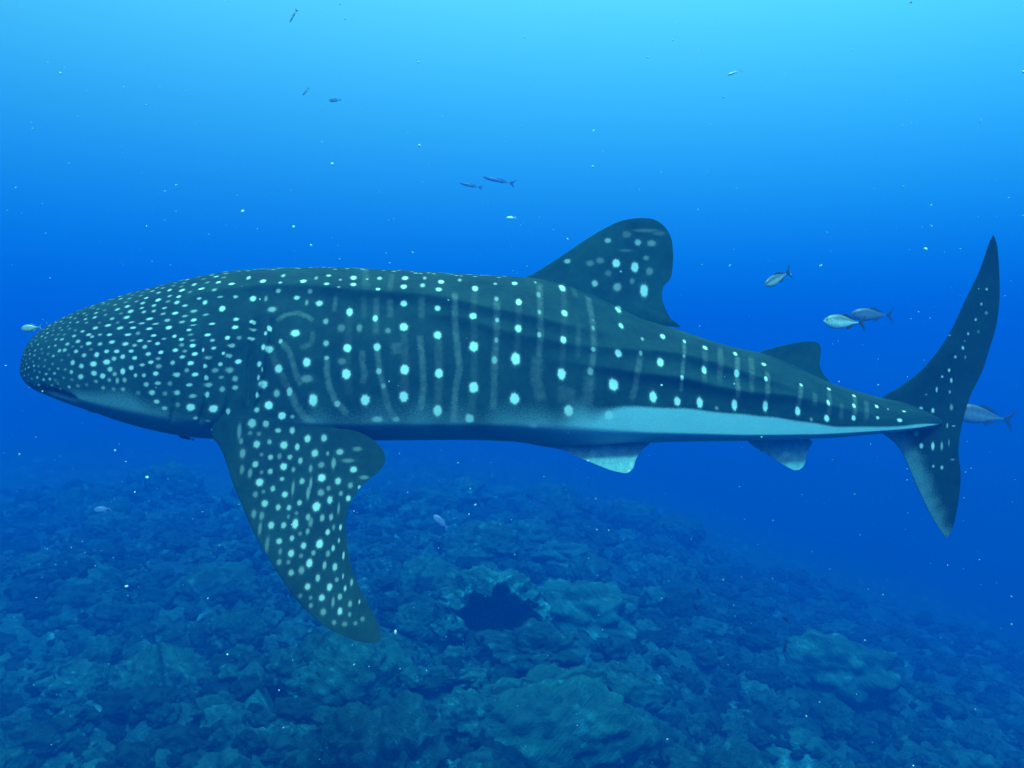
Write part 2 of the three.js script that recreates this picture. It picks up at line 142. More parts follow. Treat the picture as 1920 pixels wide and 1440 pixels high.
const PECTORAL_LEAD = [[-1.759,-0.098,0.426],[-1.858,-0.156,0.445],[-1.925,-0.235,0.459],[-1.949,-0.318,0.471],[-1.88,-0.413,0.497],[-1.829,-0.513,0.53],[-1.774,-0.633,0.576],[-1.701,-0.761,0.628],[-1.629,-0.886,0.681],[-1.534,-1.019,0.74],[-1.43,-1.148,0.8],[-1.317,-1.274,0.861],[-1.198,-1.378,0.912],[-1.095,-1.443,0.945],[-0.985,-1.489,0.968],[-0.889,-1.516,0.982],[-0.82,-1.522,0.985],[-0.786,-1.516,0.982]];
const PECTORAL_TRAIL = [[-1.271,-0.111,0.43],[-1.206,-0.191,0.456],[-1.153,-0.281,0.464],[-1.061,-0.294,0.466],[-0.979,-0.317,0.471],[-0.908,-0.356,0.48],[-0.849,-0.402,0.493],[-0.818,-0.457,0.511],[-0.82,-0.513,0.53],[-0.852,-0.557,0.546],[-0.917,-0.611,0.567],[-0.97,-0.665,0.588],[-1.015,-0.74,0.619],[-1.035,-0.803,0.645],[-1.036,-0.886,0.681],[-1.023,-0.968,0.718],[-1.005,-1.049,0.754],[-0.977,-1.129,0.791],[-0.937,-1.207,0.828],[-0.888,-1.284,0.865],[-0.828,-1.369,0.907],[-0.79,-1.443,0.945],[-0.774,-1.493,0.97],[-0.774,-1.507,0.977]];
const PELVIC_LEAD = [[0,-0.375,0.117],[0.146,-0.415,0.169],[0.326,-0.445,0.208],[0.43,-0.484,0.26],[0.567,-0.538,0.334],[0.667,-0.572,0.381],[0.742,-0.585,0.399]];
const PELVIC_TRAIL = [[0.704,-0.341,0.074],[0.844,-0.382,0.126],[0.944,-0.399,0.147],[0.878,-0.452,0.217],[0.828,-0.507,0.29],[0.8,-0.557,0.36],[0.764,-0.582,0.394]];
const PECTORAL_SPOTS = [[-1.683,-.254,.028,.032,.8],[-1.593,-.257,.021,.025,.7],[-1.644,-.388,.023,.025,.75],[-1.563,-.373,.016,.018,.5],[-1.469,-.393,.025,.025,.9],[-1.382,-.405,.016,.023,.8],[-1.513,-.3,.021,.016,.7],[-1.422,-.3,.018,.023,.75],[-1.32,-.353,.021,.025,.9],[-1.214,-.349,.021,.025,.7],[-1.266,-.444,.023,.025,.8],[-1.107,-.437,.025,.021,.6],[-1.184,-.446,.011,.016,.4],[-1.548,-.469,.018,.018,.6],[-1.491,-.463,.016,.021,.3],[-1.424,-.469,.016,.018,.6],[-1.355,-.491,.016,.021,.6],[-1.641,-.513,.021,.021,.7],[-1.459,-.527,.023,.023,.95],[-1.541,-.557,.018,.018,.6],[-1.395,-.546,.014,.018,.4],[-1.219,-.518,.023,.021,.35],[-1.285,-.54,.014,.027,.35],[-1.602,-.624,.025,.025,.9],[-1.461,-.603,.016,.014,.6],[-1.513,-.662,.016,.02,.6],[-1.333,-.617,.018,.02,.6],[-1.21,-.596,.025,.025,1],[-1.105,-.617,.02,.023,.8],[-1.012,-.546,.023,.02,.9],[-1.025,-.644,.018,.02,.4],[-1.434,-.697,.02,.02,.8],[-1.554,-.751,.022,.022,.75],[-1.467,-.774,.016,.02,.65],[-1.399,-.776,.016,.018,.65],[-1.336,-.747,.016,.018,.65],[-1.228,-.77,.025,.029,1],[-1.148,-.731,.018,.025,.8],[-1.208,-.687,.023,.023,.4],[-1.082,-.692,.014,.018,.4],[-1.033,-.721,.016,.018,.9],[-.968,-.657,.011,.014,.8],[-1.499,-.879,.02,.024,.75],[-1.421,-.879,.018,.02,.65],[-1.35,-.871,.02,.029,.95],[-1.274,-.832,.016,.022,.5],[-1.186,-.837,.016,.024,.5],[-1.131,-.832,.013,.022,.5],[-1.144,-.919,.015,.018,.8],[-1.269,-.915,.013,.02,.4],[-1.068,-.892,.009,.018,.8],[-1.438,-.971,.02,.018,.7],[-1.361,-.953,.015,.018,.65],[-1.285,-.996,.018,.02,.75],[-1.187,-.987,.022,.026,1],[-1.102,-1.011,.011,.02,.7],[-1.22,-1.037,.015,.018,.4],[-1.356,-1.039,.02,.022,.8],[-1.13,-1.042,.015,.02,.35],[-1.071,-.968,.007,.015,.6],[-1.035,-1.054,.007,.024,.7],[-1.238,-1.094,.02,.026,.9],[-1.145,-1.107,.013,.026,.5],[-1.081,-1.117,.015,.024,.7],[-1.424,-1.089,.017,.02,.35],[-1.367,-1.089,.015,.015,.25],[-1.343,-1.148,.019,.019,.5],[-1.282,-1.134,.02,.026,.35],[-1.178,-1.176,.015,.022,.6],[-1.027,-1.168,.006,.017,.5],[-1.235,-1.224,.019,.019,.7],[-1.102,-1.226,.017,.022,.8],[-1.008,-1.234,.009,.017,.7],[-1.063,-1.187,.013,.015,.35],[-.972,-1.202,.009,.022,.5],[-1.142,-1.284,.019,.019,.75],[-1.035,-1.279,.015,.019,.5],[-.97,-1.317,.013,.019,.4],[-1.209,-1.284,.013,.013,.25],[-1.027,-1.356,.015,.021,.8],[-1.126,-1.359,.019,.021,.35],[-1.073,-1.307,.011,.032,.3],[-1.204,-1.326,.015,.015,.3],[-1.056,-1.415,.015,.015,.3],[-.992,-1.424,.019,.015,.25],[-.968,-1.373,.011,.015,.3],[-.929,-1.42,.013,.013,.25],[-.889,-1.397,.015,.015,.25],[-.916,-1.307,.006,.013,.6],[-1.274,-1.274,.015,.015,.2],[-1.73,-.446,.021,.034,.4],[-1.747,-.368,.016,.023,.3],[-1.723,-.546,.016,.034,.25],[-1.616,-.814,.018,.029,.3],[-1.565,-.824,.018,.029,.3],[-1.62,-.697,.018,.022,.3],[-1.567,-.897,.013,.044,.25],[-1.511,-.989,.015,.055,.2],[-1.425,-1.029,.013,.022,.25],[-1.669,-.568,.016,.034,.3],[-1.287,-.687,.014,.045,.35],[-1.277,-.633,.011,.045,.35],[-1.386,-.66,.011,.05,.3],[-1.142,-.507,.016,.039,.4],[-1.763,-.305,.016,.058,.3],[-1.255,-.861,.016,.033,.3],[-1.089,-.782,.009,.038,.3],[-1.397,-.196,.016,.016,.3],[-1.635,-.322,.016,.016,.25],[-1.693,-.317,.016,.016,.25],[-1.607,-.452,.014,.014,.25],[-1.596,-.562,.014,.014,.25],[-1.571,-.681,.014,.014,.25],[-1.349,-.808,.013,.013,.25],[-1.397,-.829,.011,.016,.25],[-1.294,-1.054,.015,.015,.25],[-1.11,-.892,.011,.018,.3],[-1.314,-.928,.013,.013,.25],[-.997,-.418,.034,.016,.25],[-1.05,-.491,.046,.016,.25],[-.941,-.595,.034,.014,.3],[-1.162,-.66,.016,.018,.3]];
const DORSAL_SPOTS = [[.389,.862,.024,.017,.55],[.673,1.008,.024,.019,.5],[.806,1.05,.037,.028,.15],[.884,.994,.024,.024,.5],[.98,.989,.034,.024,.3],[.731,.848,.026,.028,1],[.862,.82,.026,.034,.95],[.942,.886,.024,.019,.25],[.966,.792,.028,.032,.25],[.581,.705,.022,.024,.6],[.739,.68,.032,.032,.4],[.928,.656,.028,.043,.95],[.548,.848,.032,.024,.2],[.619,.867,.032,.024,.2],[.675,.778,.028,.024,.15],[.844,.722,.019,.024,.2],[.745,.525,.021,.022,.8],[.353,.678,.022,.022,.85],[.938,1.078,.112,.015,.12],[.797,.938,.056,.013,.1],[.764,.79,.007,.006,.8],[1.031,1.059,.056,.019,.1]];
const TAIL_SPOTS = [[2.871,-.172,.013,.013,.7],[2.955,-.186,.011,.017,.8],[2.981,-.039,.007,.019,.7],[3.019,.052,.009,.009,.6],[3.068,.097,.009,.013,.7],[3.084,.026,.009,.017,.7],[3.075,-.056,.007,.013,.5],[3.112,.19,.009,.011,.6],[3.165,.253,.009,.013,.7],[3.202,.353,.007,.011,.6],[3.178,.303,.006,.006,.3],[3.183,.188,.007,.013,.3],[2.906,-.073,.009,.006,.3],[3.087,-.164,.013,.024,.35],[2.85,-.211,.007,.006,.4],[2.873,-.434,.013,.019,.8],[2.955,-.436,.011,.028,.85],[3.019,-.436,.009,.03,.5],[3.07,-.412,.006,.026,.3],[2.958,-.577,.009,.011,.5],[3.019,-.586,.011,.015,.6],[3.058,-.292,.007,.017,.55],[3.103,-.295,.013,.006,.5],[2.836,-.347,.019,.022,.35],[3.075,.342,.009,.006,.3],[3.333,.666,.009,.009,.6],[3.295,.561,.008,.011,.5],[3.331,.5,.013,.013,.25],[3.255,.452,.008,.011,.6],[3.202,.352,.008,.009,.5],[3.164,.256,.009,.011,.6],[3.275,.367,.009,.013,.2],[3.095,-.531,.016,.006,.3]];
const PELVIC_SPOTS = [[.637,-.419,.031,.024,.8],[.545,-.468,.022,.032,.4],[.773,-.571,.011,.009,.5],[.789,-.532,.012,.018,.3]];
// ---------- skin painting ----------
const DARK = [0.010, 0.043, 0.046], SPOT = [0.86, 0.88, 0.86], BELLY = [0.25, 0.44, 0.53];
class Hide {
  constructor(w, h) { this.w = w; this.h = h; this.k = new Float32Array(w * h); this.pale = new Float32Array(w * h); this.dark = new Float32Array(w * h); }
  // an uneven pale spot: centre, radii and strength in texels
  spot(cx, cy, rx, ry, k, fray = 1) {
    const R = 1.9, seed = cx * 0.37 + cy * 0.71;
    for (let y = Math.max(0, Math.floor(cy - ry * R)); y <= Math.min(this.h - 1, cy + ry * R); y++) for (let x = Math.max(0, Math.floor(cx - rx * R)); x <= Math.min(this.w - 1, cx + rx * R); x++) {
      const dx = (x + 0.5 - cx) / rx, dy = (y + 0.5 - cy) / ry, a = Math.atan2(dy, dx);
      let d = Math.hypot(dx, dy);
      d *= 1 + fray * (0.1 * n2(Math.cos(a) * 1.3 + seed, Math.sin(a) * 1.3) + 0.14 * n2(x * 0.62, y * 0.62 + seed));
      const soft = 0.72 - 0.42 * (1 - k), core = 1 - smooth(soft, 1.1, d), halo = 0.13 * (1 - smooth(0.6, 1.6, d));
      const q = k * Math.max(core * (0.93 + 0.12 * n2(x * 0.4 + 7, y * 0.4)), halo), i = y * this.w + x;
      this.k[i] = Math.max(this.k[i], q);
    }
  }
  bar(pts, r, ratio, k) {                                   // pts in texels, r in texels across, ratio = texels per metre in y over those in x
    for (let n = 0; n + 1 < pts.length; n++) {
      const [ax, ay] = pts[n], [bx, by] = pts[n + 1], ux = bx - ax, uy = (by - ay) / ratio, L = ux * ux + uy * uy || 1, q = r * 2.2;
      for (let y = Math.max(0, Math.floor(Math.min(ay, by) - q * ratio)); y <= Math.min(this.h - 1, Math.max(ay, by) + q * ratio); y++) for (let x = Math.max(0, Math.floor(Math.min(ax, bx) - q)); x <= Math.min(this.w - 1, Math.max(ax, bx) + q); x++) {
        const px = x - ax, py = (y - ay) / ratio, t = clamp((px * ux + py * uy) / L), d = Math.hypot(px - ux * t, py - uy * t) / r;
        const end = n === 0 && t < 0.25 ? smooth(0, 0.25, t + 0.05) : n === pts.length - 2 && t > 0.75 ? smooth(0, 0.25, 1.05 - t) : 1;
        const v = k * end * (1 - smooth(0.35, 1.7, d * (1 + 0.25 * n2(x * 0.09, y * 0.09)))) * (0.8 + 0.3 * n2(x * 0.05, y * 0.03)), i = y * this.w + x;
        this.k[i] = Math.max(this.k[i], v);
      }
    }
  }
  map(sx, sy, tone = 1) {                                   // sx, sy: metres per texel, for the grain
    const out = new Float32Array(this.w * this.h * 3);
    for (let y = 0; y < this.h; y++) for (let x = 0; x < this.w; x++) {
      const i = y * this.w + x, X = x * sx, Y = y * sy;
      const cloud = n2(X * 1.7 + 3, Y * 1.7) * 0.5 + n2(X * 5 + 9, Y * 5) * 0.35 + n2(X * 15, Y * 15 + 4) * 0.3, grain = n2(X * 60, Y * 60) * 0.5 + n2(X * 130, Y * 130) * 0.5;
      const mott = 1 + 0.3 * cloud + 0.24 * grain, green = clamp(cloud * 0.5 + 0.4);
      const p = clamp(this.pale[i] + (this.pale[i] > 0.02 && this.pale[i] < 0.98 ? 0.12 * grain : 0)), s = clamp(this.k[i]) * (1 - 0.55 * p);
      for (let k = 0; k < 3; k++) {
        let c = DARK[k] * tone * mott * (k === 0 ? 0.8 + 0.5 * green : k === 1 ? 0.94 + 0.14 * green : 1.04 - 0.1 * green);
        c += (BELLY[k] * (1 + 0.07 * cloud + 0.2 * grain) - c) * p;
        c += (SPOT[k] - c) * s;
        out[i * 3 + k] = c * (1 - 0.85 * this.dark[i]);
      }
    }
    return dataMap(this.w, this.h, out, true);
  }
}
const skinBump = (() => {
  const n = 512, a = new Float32Array(n * n * 3);
  for (let y = 0; y < n; y++) for (let x = 0; x < n; x++) { const t = x / n * 6.2832, u = y / n * 6.2832, v = 0.5 + 0.3 * n3(Math.cos(t) * 9, Math.sin(t) * 9, Math.cos(u) * 9 + Math.sin(u) * 5) + 0.2 * n2(x * 0.6, y * 0.6); a.fill(v, (y * n + x) * 3, (y * n + x) * 3 + 3); }
  return dataMap(n, n, a, false, THREE.RepeatWrapping);
})();
const skinLook = (map, rep = 8) => { const b = skinBump.clone(); b.repeat.set(rep, rep); b.needsUpdate = true; return new THREE.MeshPhysicalMaterial({ map, roughness: 0.62, specularIntensity: 0.12, bumpMap: b, bumpScale: 0.0008 }); };

// ---------- whale shark ----------
const shark = thing('whale_shark', 'huge dark whale shark with rows of white spots swimming above the reef', 'shark', [0, EYE, 0]);
{
  const W = 2048, H = 1024, hide = new Hide(W, H);
  const rnd = mulberry(77), vp = pchip(PALE.map((p) => p[0]), PALE.map((p) => p[1])), wp = pchip(PALE.map((p) => p[0]), PALE.map((p) => p[2])), kp = pchip(PALE.map((p) => p[0]), PALE.map((p) => p[3]));
  const LEN = ARC.total;
  const girth = []; for (let i = 0; i <= 200; i++) { const st = station(i / 200), a = [0, 0, 0], b = [0, 0, 0]; let g = 0; skin(st, 0, a); for (let j = 1; j <= 40; j++) { skin(st, j / 40, b); g += Math.hypot(b[1] - a[1], b[2] - a[2]); a[0] = b[0]; a[1] = b[1]; a[2] = b[2]; } girth.push(g); }
  const gAt = (s) => girth[Math.round(clamp(s) * 200)];
  for (let x = 0; x < W; x++) {
    const s = (x + 0.5) / W, b = vp(s), w = wp(s), k = kp(s);
    for (let y = 0; y < H; y++) { const v = (y + 0.5) / H, wob = 0.0025 * n2(s * 420, v * 90) + 0.35 * w * n2(s * 22, 3); hide.pale[y * W + x] = k * smooth(b - w + wob, b + w + wob, v) * (1 - smooth(0.985, 1, s)) ; }
  }
  // close-set small spots over the head, thinning into the rows behind the gills
  const sHead = sOf(440), placed = BODY_SPOTS.map((q) => [q[0], q[1]]);
  for (let tries = 0, n = 0; tries < 90000 && n < 2600; tries++) {
    const s = Math.pow(rnd(), 1.15) * sHead, v = rnd() * 0.9, g = Math.max(0.05, gAt(s)), f = s / sHead;
    const gap = (0.016 + 0.06 * Math.pow(f, 0.85)) * (0.85 + 0.4 * rnd());
    if (v > vp(s) - 0.015) continue;
    let ok = true;
    for (const q of placed) { const dx = (q[0] - s) * LEN * 0.78, dy = (q[1] - v) * g; if (dx * dx + dy * dy < gap * gap) { ok = false; break; } }
    if (!ok) continue;
    placed.push([s, v]); n++;
    const r = 0.0072 + 0.0118 * f, k = rnd() < 0.6 ? 0.16 + 0.14 * rnd() : 0.32 + 0.3 * rnd();
    hide.spot(s * W, v * H, r * 1.15 / LEN * W, r * 0.9 / g * H, k * (0.62 + 0.4 * f), 0.7);
  }
  // rows of small faint spots along the crown of the back
  for (let i = 0; i < 60; i++) { const s = sHead + 0.28 * (i + 0.6 * rnd()) / 60, v = 0.02 + 0.1 * rnd(); hide.spot(s * W, v * H, 0.018 / LEN * W, 0.018 / gAt(s) * H, 0.2 + 0.2 * rnd()); }
  for (const [k, w, ...pts] of BODY_BARS) hide.bar(pts.map(([s, v]) => [s * W, v * H]), w * 1.25 * W, (H / gAt(pts[0][0])) / (W / LEN), k * 0.32);
  for (const [s, v, ds, dv, k] of BODY_SPOTS) hide.spot(s * W, v * H, ds * 1.08 * W, dv * 1.05 * H, k);
  // dark lining of the mouth corner
  const m0 = sOf(118), m1 = sOf(204);
  for (let x = Math.floor(m0 * W); x <= m1 * W; x++) {
    const s = (x + 0.5) / W, px = xOf(s), st = station(s), line = 730 + (px - 136) * 0.29, kx = smooth(122, 140, px) * (1 - smooth(180, 200, px));
    for (let y = 0; y < H; y++) { const ph = turn(st, (y + 0.5) / H), yd = st.m - (ph < Math.PI / 2 ? st.m - st.t : st.b - st.m) * Math.cos(ph), e = (yd - line) / 5; hide.dark[y * W + x] = kx * Math.exp(-e * e * e * e); }
  }
  const NSt = 760, NV = 150, row = 2 * NV, pos = [], uv = [], idx = [], p = [0, 0, 0];
  for (let i = 0; i <= NSt; i++) {
    const s = i / NSt, st = station(Math.max(s, 1e-5));
    for (let j = 0; j < row; j++) {
      const far = j > NV, v = far ? (row - j) / NV : j / NV;
      skin(st, v, p); pos.push(p[0], p[1], far ? -p[2] : p[2]); uv.push(s, v);
    }
  }
  for (let i = 0; i < NSt; i++) for (let j = 0; j < row; j++) { const a = i * row + j, b = i * row + (j + 1) % row, c = a + row, d = b + row; idx.push(a, b, c, b, d, c); }
  const g = new THREE.BufferGeometry();
  g.setAttribute('position', new THREE.Float32BufferAttribute(pos, 3)); g.setAttribute('uv', new THREE.Float32BufferAttribute(uv, 2)); g.setIndex(idx); g.computeVertexNormals();
  mesh('body', g, skinLook(hide.map(LEN / W, 1.9 / H), 10), shark);
}
// a fin between two edge lines, root first, tip last; thick near the leading edge; uv in metres of its own side plane
function resample(pts, n) {
  const c = new THREE.CatmullRomCurve3(pts.map((q) => new THREE.Vector3(q[0], q[1], q[2] ?? 0)), false, 'centripetal'); c.arcLengthDivisions = 800; return c.getSpacedPoints(n);
}
function finGeometry(lead, trail, thick, box, { flare = 1, n = 90, m = 36, curl = 0, byRow = false } = {}) {
  const A = resample(lead, n), B = resample(trail, n), pos = [], uv = [], idx = [], [x0, y0, x1, y1] = box, row = 2 * m;
  for (let i = 0; i <= n; i++) {
    const a = A[i], b = B[i], s = i / n, chord = a.distanceTo(b), across = new THREE.Vector3(0, 0, 1);
    for (let j = 0; j < row; j++) {
      const back = j > m, t0 = back ? (row - j) / m : j / m, c = 0.5 - 0.5 * Math.cos(Math.PI * t0);
      const foil = 2.6 * (0.2969 * Math.sqrt(c) - 0.126 * c - 0.3516 * c * c + 0.2843 * c ** 3 - 0.1026 * c ** 4);
      const tip = byRow ? Math.min(1, 6 * Math.sin(Math.PI * s)) * (0.55 + 0.45 * Math.sin(Math.PI * s)) : Math.sqrt(Math.max(0, 1 - s ** 3)) * (1 - 0.5 * s), h = Math.min(thick, chord * 0.16) * foil * tip * (1 + flare * Math.exp(-s * 7)) + 0.0012;
      const x = a.x + (b.x - a.x) * c, y = a.y + (b.y - a.y) * c, z = a.z + (b.z - a.z) * c + curl * Math.sin(Math.PI * c) * s + (j === 0 || j === m ? 0 : back ? -h : h);
      pos.push(x, y, z); uv.push((x - x0) / (x1 - x0), (y - y0) / (y1 - y0));
    }
  }
  for (let i = 0; i < n; i++) for (let j = 0; j < row; j++) { const a = i * row + j, b = i * row + (j + 1) % row, c = a + row, d = b + row; idx.push(a, b, c, b, d, c); }
  for (const i of [0, n]) for (let j = 1; j < m; j++) { const a = i * row + j, b = i * row + j + 1, c = i * row + (row - j) % row, d = i * row + (row - j - 1) % row; idx.push(a, b, c, b, d, c); }
  const g = new THREE.BufferGeometry();
  g.setAttribute('position', new THREE.Float32BufferAttribute(pos, 3)); g.setAttribute('uv', new THREE.Float32BufferAttribute(uv, 2)); g.setIndex(idx); g.computeVertexNormals();
  return g;
}
function finHide(w, h, box, spots, pale, dim = 1) {
  const hide = new Hide(w, h), [x0, y0, x1, y1] = box, fx = w / (x1 - x0), fy = h / (y1 - y0);
  if (pale) for (let y = 0; y < h; y++) for (let x = 0; x < w; x++) hide.pale[y * w + x] = pale(x0 + (x + 0.5) / fx, y0 + (y + 0.5) / fy);
  for (const [x, y, rx, ry, k] of spots) hide.spot((x - x0) * fx, (y - y0) * fy, rx * 1.06 * fx, ry * 1.06 * fy, k * dim);
  return hide;
}
const d2 = (pts) => pts.map(([x, y]) => [mx(x), my(y), 0]);
{
  const box = [-2.05, -1.75, -0.7, 0.0], w = 1024, h = 1024, hide = finHide(w, h, box, PECTORAL_SPOTS, null, 0.72), look = skinLook(hide.map(1.35 / w, 1.75 / h, 0.85), 3);
  const g = finGeometry(PECTORAL_LEAD, PECTORAL_TRAIL, 0.055, box, { flare: 0.1, n: 140, m: 40 });
  const near = mesh('pectoral_fin', g, look, shark); near.userData.label = 'spotted pectoral fin reaching down towards the reef';
  // the other one is held out level on the far side
  const far = mesh('pectoral_fin', g, look, shark); far.scale.z = -1;
  far.position.set(0, 0, 0); const pivot = new THREE.Vector3(-1.5, -0.25, -0.36);
  far.rotation.x = 1.05; const q = new THREE.Vector3(-1.5, -0.25, -0.36).applyAxisAngle(new THREE.Vector3(1, 0, 0), 1.05); far.position.copy(pivot.sub(q)); 
}
{
  const box = [mx(960), my(660), mx(1300), my(395)], w = 768, h = 600, look = skinLook(finHide(w, h, box, DORSAL_SPOTS).map(1.27 / w, 1 / h, 1.4), 3);
  const lead = d2([[1010, 600], [1000, 560], [985, 522], [1002, 512], [1020, 501], [1060, 475], [1100, 448], [1140, 425], [1165, 414], [1195, 409], [1215, 409.5]]);
  const trail = d2([[1150, 640], [1185, 620], [1225, 611], [1258, 612], [1276, 613], [1267, 604], [1258, 597], [1247, 577], [1241, 553], [1245, 536], [1256, 524], [1260, 510], [1262, 475], [1258, 445], [1247, 426], [1232, 414], [1222, 410]]);
  mesh('dorsal_fin', finGeometry(lead, trail, 0.05, box, { flare: 6, n: 120 }), look, shark);
}
{
  const box = [mx(1410), my(740), mx(1570), my(630)], w = 384, h = 300, look = skinLook(finHide(w, h, box, []).map(0.6 / w, 0.41 / h, 1.2), 2);
  const lead = d2([[1440, 690], [1432, 672], [1424, 662], [1450, 652], [1480, 645], [1505, 640.5], [1520, 640]]), trail = d2([[1510, 715], [1530, 716], [1548, 719], [1561, 722], [1552, 711], [1543, 700], [1537, 684], [1539, 662], [1538, 649], [1533, 642.5], [1526, 640.5]]);
  mesh('second_dorsal_fin', finGeometry(lead, trail, 0.028, box, { flare: 5, n: 70, m: 24 }), look, shark);
}
{
  const box = [0, -0.64, 1.0, -0.3], w = 512, h = 192, look = skinLook(finHide(w, h, box, PELVIC_SPOTS, (x, y) => 0.72 + 0.28 * smooth(-0.52, -0.40, y + 0.05 * n2(x * 9, y * 9)) + 0.1 * n2(x * 20, y * 20)).map(1 / w, 0.34 / h), 2);
  const g = finGeometry(PELVIC_LEAD, PELVIC_TRAIL, 0.028, box, { flare: 0.6, n: 60, m: 24 });
  mesh('pelvic_fin', g, look, shark);
  mesh('pelvic_fin', g, look, shark).scale.z = -1;
}
{
  const box = [mx(1380), my(890), mx(1540), my(790)], w = 384, h = 240, look = skinLook(finHide(w, h, box, [[mx(1468), my(850), 0.03, 0.02, 0.6]], (x, y) => 0.86 + 0.14 * n2(x * 14, y * 14)).map(0.6 / w, 0.375 / h), 2);
  const out = (pts) => pts.map(([x, y, z]) => [x, y, z + 0.5 * Math.max(0, my(815) - y)]), lead = out(d2([[1405, 805], [1398, 820], [1402, 829], [1420, 843], [1440, 855], [1462, 870], [1478, 878.5]])), trail = out(d2([[1490, 805], [1506, 818], [1520, 828], [1512, 841], [1505, 855], [1498, 870], [1488, 878]]));
  mesh('anal_fin', finGeometry(lead, trail, 0.022, box, { flare: 0.6, n: 60, m: 24 }), look, shark);
}
{
  const box = [mx(1640), my(1020), mx(1890), my(430)], w = 600, h = 1024;
  const edge = pchip([-1.2, my(1010), my(925), my(870), my(820), my(802), my(796), 9].sort((a, b) => a - b), [mx(1790), mx(1782), mx(1752), mx(1732), mx(1706), mx(1690), mx(1640), mx(1600)]);
  const pale = (x, y) => (y > my(797) ? 0 : 0.5 * (1 - smooth(edge(y) - 0.12, edge(y) + 0.06, x + 0.02 * n2(x * 9, y * 9))) + 0.06 * smooth(my(985), my(1005), y));
  const look = skinLook(finHide(w, h, box, TAIL_SPOTS, pale).map(0.94 / w, 2.2 / h, 0.75), 4);
  const lead = d2([[1862, 441], [1856, 452], [1848, 475], [1835, 511], [1811, 560], [1786, 614], [1760, 656], [1722, 699], [1690, 723], [1655, 745], [1640, 765], [1640, 790], [1652, 810], [1675, 828], [1690, 846], [1701, 870], [1725, 925], [1745, 965], [1762, 992], [1774, 1008]]);
  const trail = d2([[1863, 441], [1869, 458], [1873, 500], [1874, 560], [1868, 610], [1855, 655], [1840, 700], [1820, 740], [1808, 780], [1800, 815], [1797, 850], [1801, 882], [1801, 900], [1799, 925], [1794, 958], [1786, 990], [1777, 1008]]);
  mesh('tail_fin', finGeometry(lead, trail, 0.04, box, { flare: 0, n: 180, m: 30, byRow: true }), look, shark);
}
{
  const eyeBall = new THREE.SphereGeometry(0.014, 24, 16), ring = new THREE.TorusGeometry(0.017, 0.005, 10, 28), black = new THREE.MeshPhysicalMaterial({ color: new THREE.Color().setRGB(0.008, 0.01, 0.012), roughness: 0.12, specularIntensity: 0.6 }), rim = new THREE.MeshStandardMaterial({ color: new THREE.Color().setRGB(0.05, 0.06, 0.06), roughness: 0.7 });
  for (const s of [1, -1]) {
    const st = station(sOf(160)), p = [0, 0, 0]; let best = 9, v = 0.6; for (let j = 40; j < 100; j++) { skin(st, j / 100, p); if (Math.abs(p[1] - my(721)) < best) { best = Math.abs(p[1] - my(721)); v = j / 100; } }
    skin(st, v, p);
    const e = mesh('eye', eyeBall, black, shark); e.position.set(p[0], p[1], s * (p[2] - 0.004));
    const r = mesh('eyelid', ring, rim, e); r.position.z = s * 0.004; r.rotation.y = -0.5 * s;
  }
}
// ---------- the reef floor ----------
const fbm = (x, z, o = 4) => { let s = 0, a = 0.5, f = 1; for (let i = 0; i < o; i++) { s += a * n2(x * f + i * 17.3, z * f - i * 9.1); a *= 0.5; f *= 2.03; } return s; };
const billow = (x, z, o = 3) => { let s = 0, a = 0.55, f = 1; for (let i = 0; i < o; i++) { s += a * Math.abs(n2(x * f + i * 31.7, z * f + i * 12.9)) * 1.7; a *= 0.45; f *= 2.2; } return s; };
function floorY(x, z) {
  const wx = x + 0.7 * n2(x * 0.35, z * 0.35 + 50), wz = z + 0.7 * n2(x * 0.35 + 80, z * 0.35);
  let y = 0.55 * fbm(x * 0.11, z * 0.11, 3) + 0.42 * (billow(wx * 0.42, wz * 0.42, 3) - 0.5) + 0.15 * (billow(wx * 1.25 + 40, wz * 1.25, 2) - 0.5);
  const near = 1 - smooth(18, 50, Math.hypot(x, z));
  y += near * (0.085 * billow(x * 2.9, z * 2.9 + 7, 2) + 0.03 * n2(x * 8, z * 8));
  const drop = x - 1.5 - 0.05 * (z + 8);
  y -= 0.32 * 0.5 * (drop + Math.sqrt(drop * drop + 6)) - 0.32 * 0.35;
  y -= 0.6 * smooth(25, 110, Math.hypot(x, z));
  return y;
}
const reefGrain = (() => {                                   // fine cover of algae, grit and pale bits; repeats every 2.6 m
  const n = 1024, a = new Float32Array(n * n * 3), b = new Float32Array(n * n * 3);
  for (let y = 0; y < n; y++) for (let x = 0; x < n; x++) {
    const u = x / n, w = y / n, q = (f, o) => (n2(u * f + o, w * f) * (1 - u) + n2((u - 1) * f + o, w * f) * u) * (1 - w) + (n2(u * f + o, (w - 1) * f) * (1 - u) + n2((u - 1) * f + o, (w - 1) * f) * u) * w;
    const v = 0.5 + 0.34 * q(7, 0) + 0.3 * q(19, 5) + 0.3 * q(48, 9) + 0.2 * q(120, 2), i = (y * n + x) * 3, bright = smooth(0.78, 1.05, v);
    const c = 0.42 + 0.5 * clamp(v) + 0.6 * bright; a[i] = c * 0.95; a[i + 1] = c; a[i + 2] = c; b.fill(clamp(v), i, i + 3);
  }
  return { map: dataMap(n, n, a.map((v) => v * 0.62), true, THREE.RepeatWrapping), bump: dataMap(n, n, b, false, THREE.RepeatWrapping) };
})();
const reefLook = new THREE.MeshPhysicalMaterial({ map: reefGrain.map, bumpMap: reefGrain.bump, bumpScale: 0.03, roughness: 0.95, specularIntensity: 0.1, vertexColors: true });
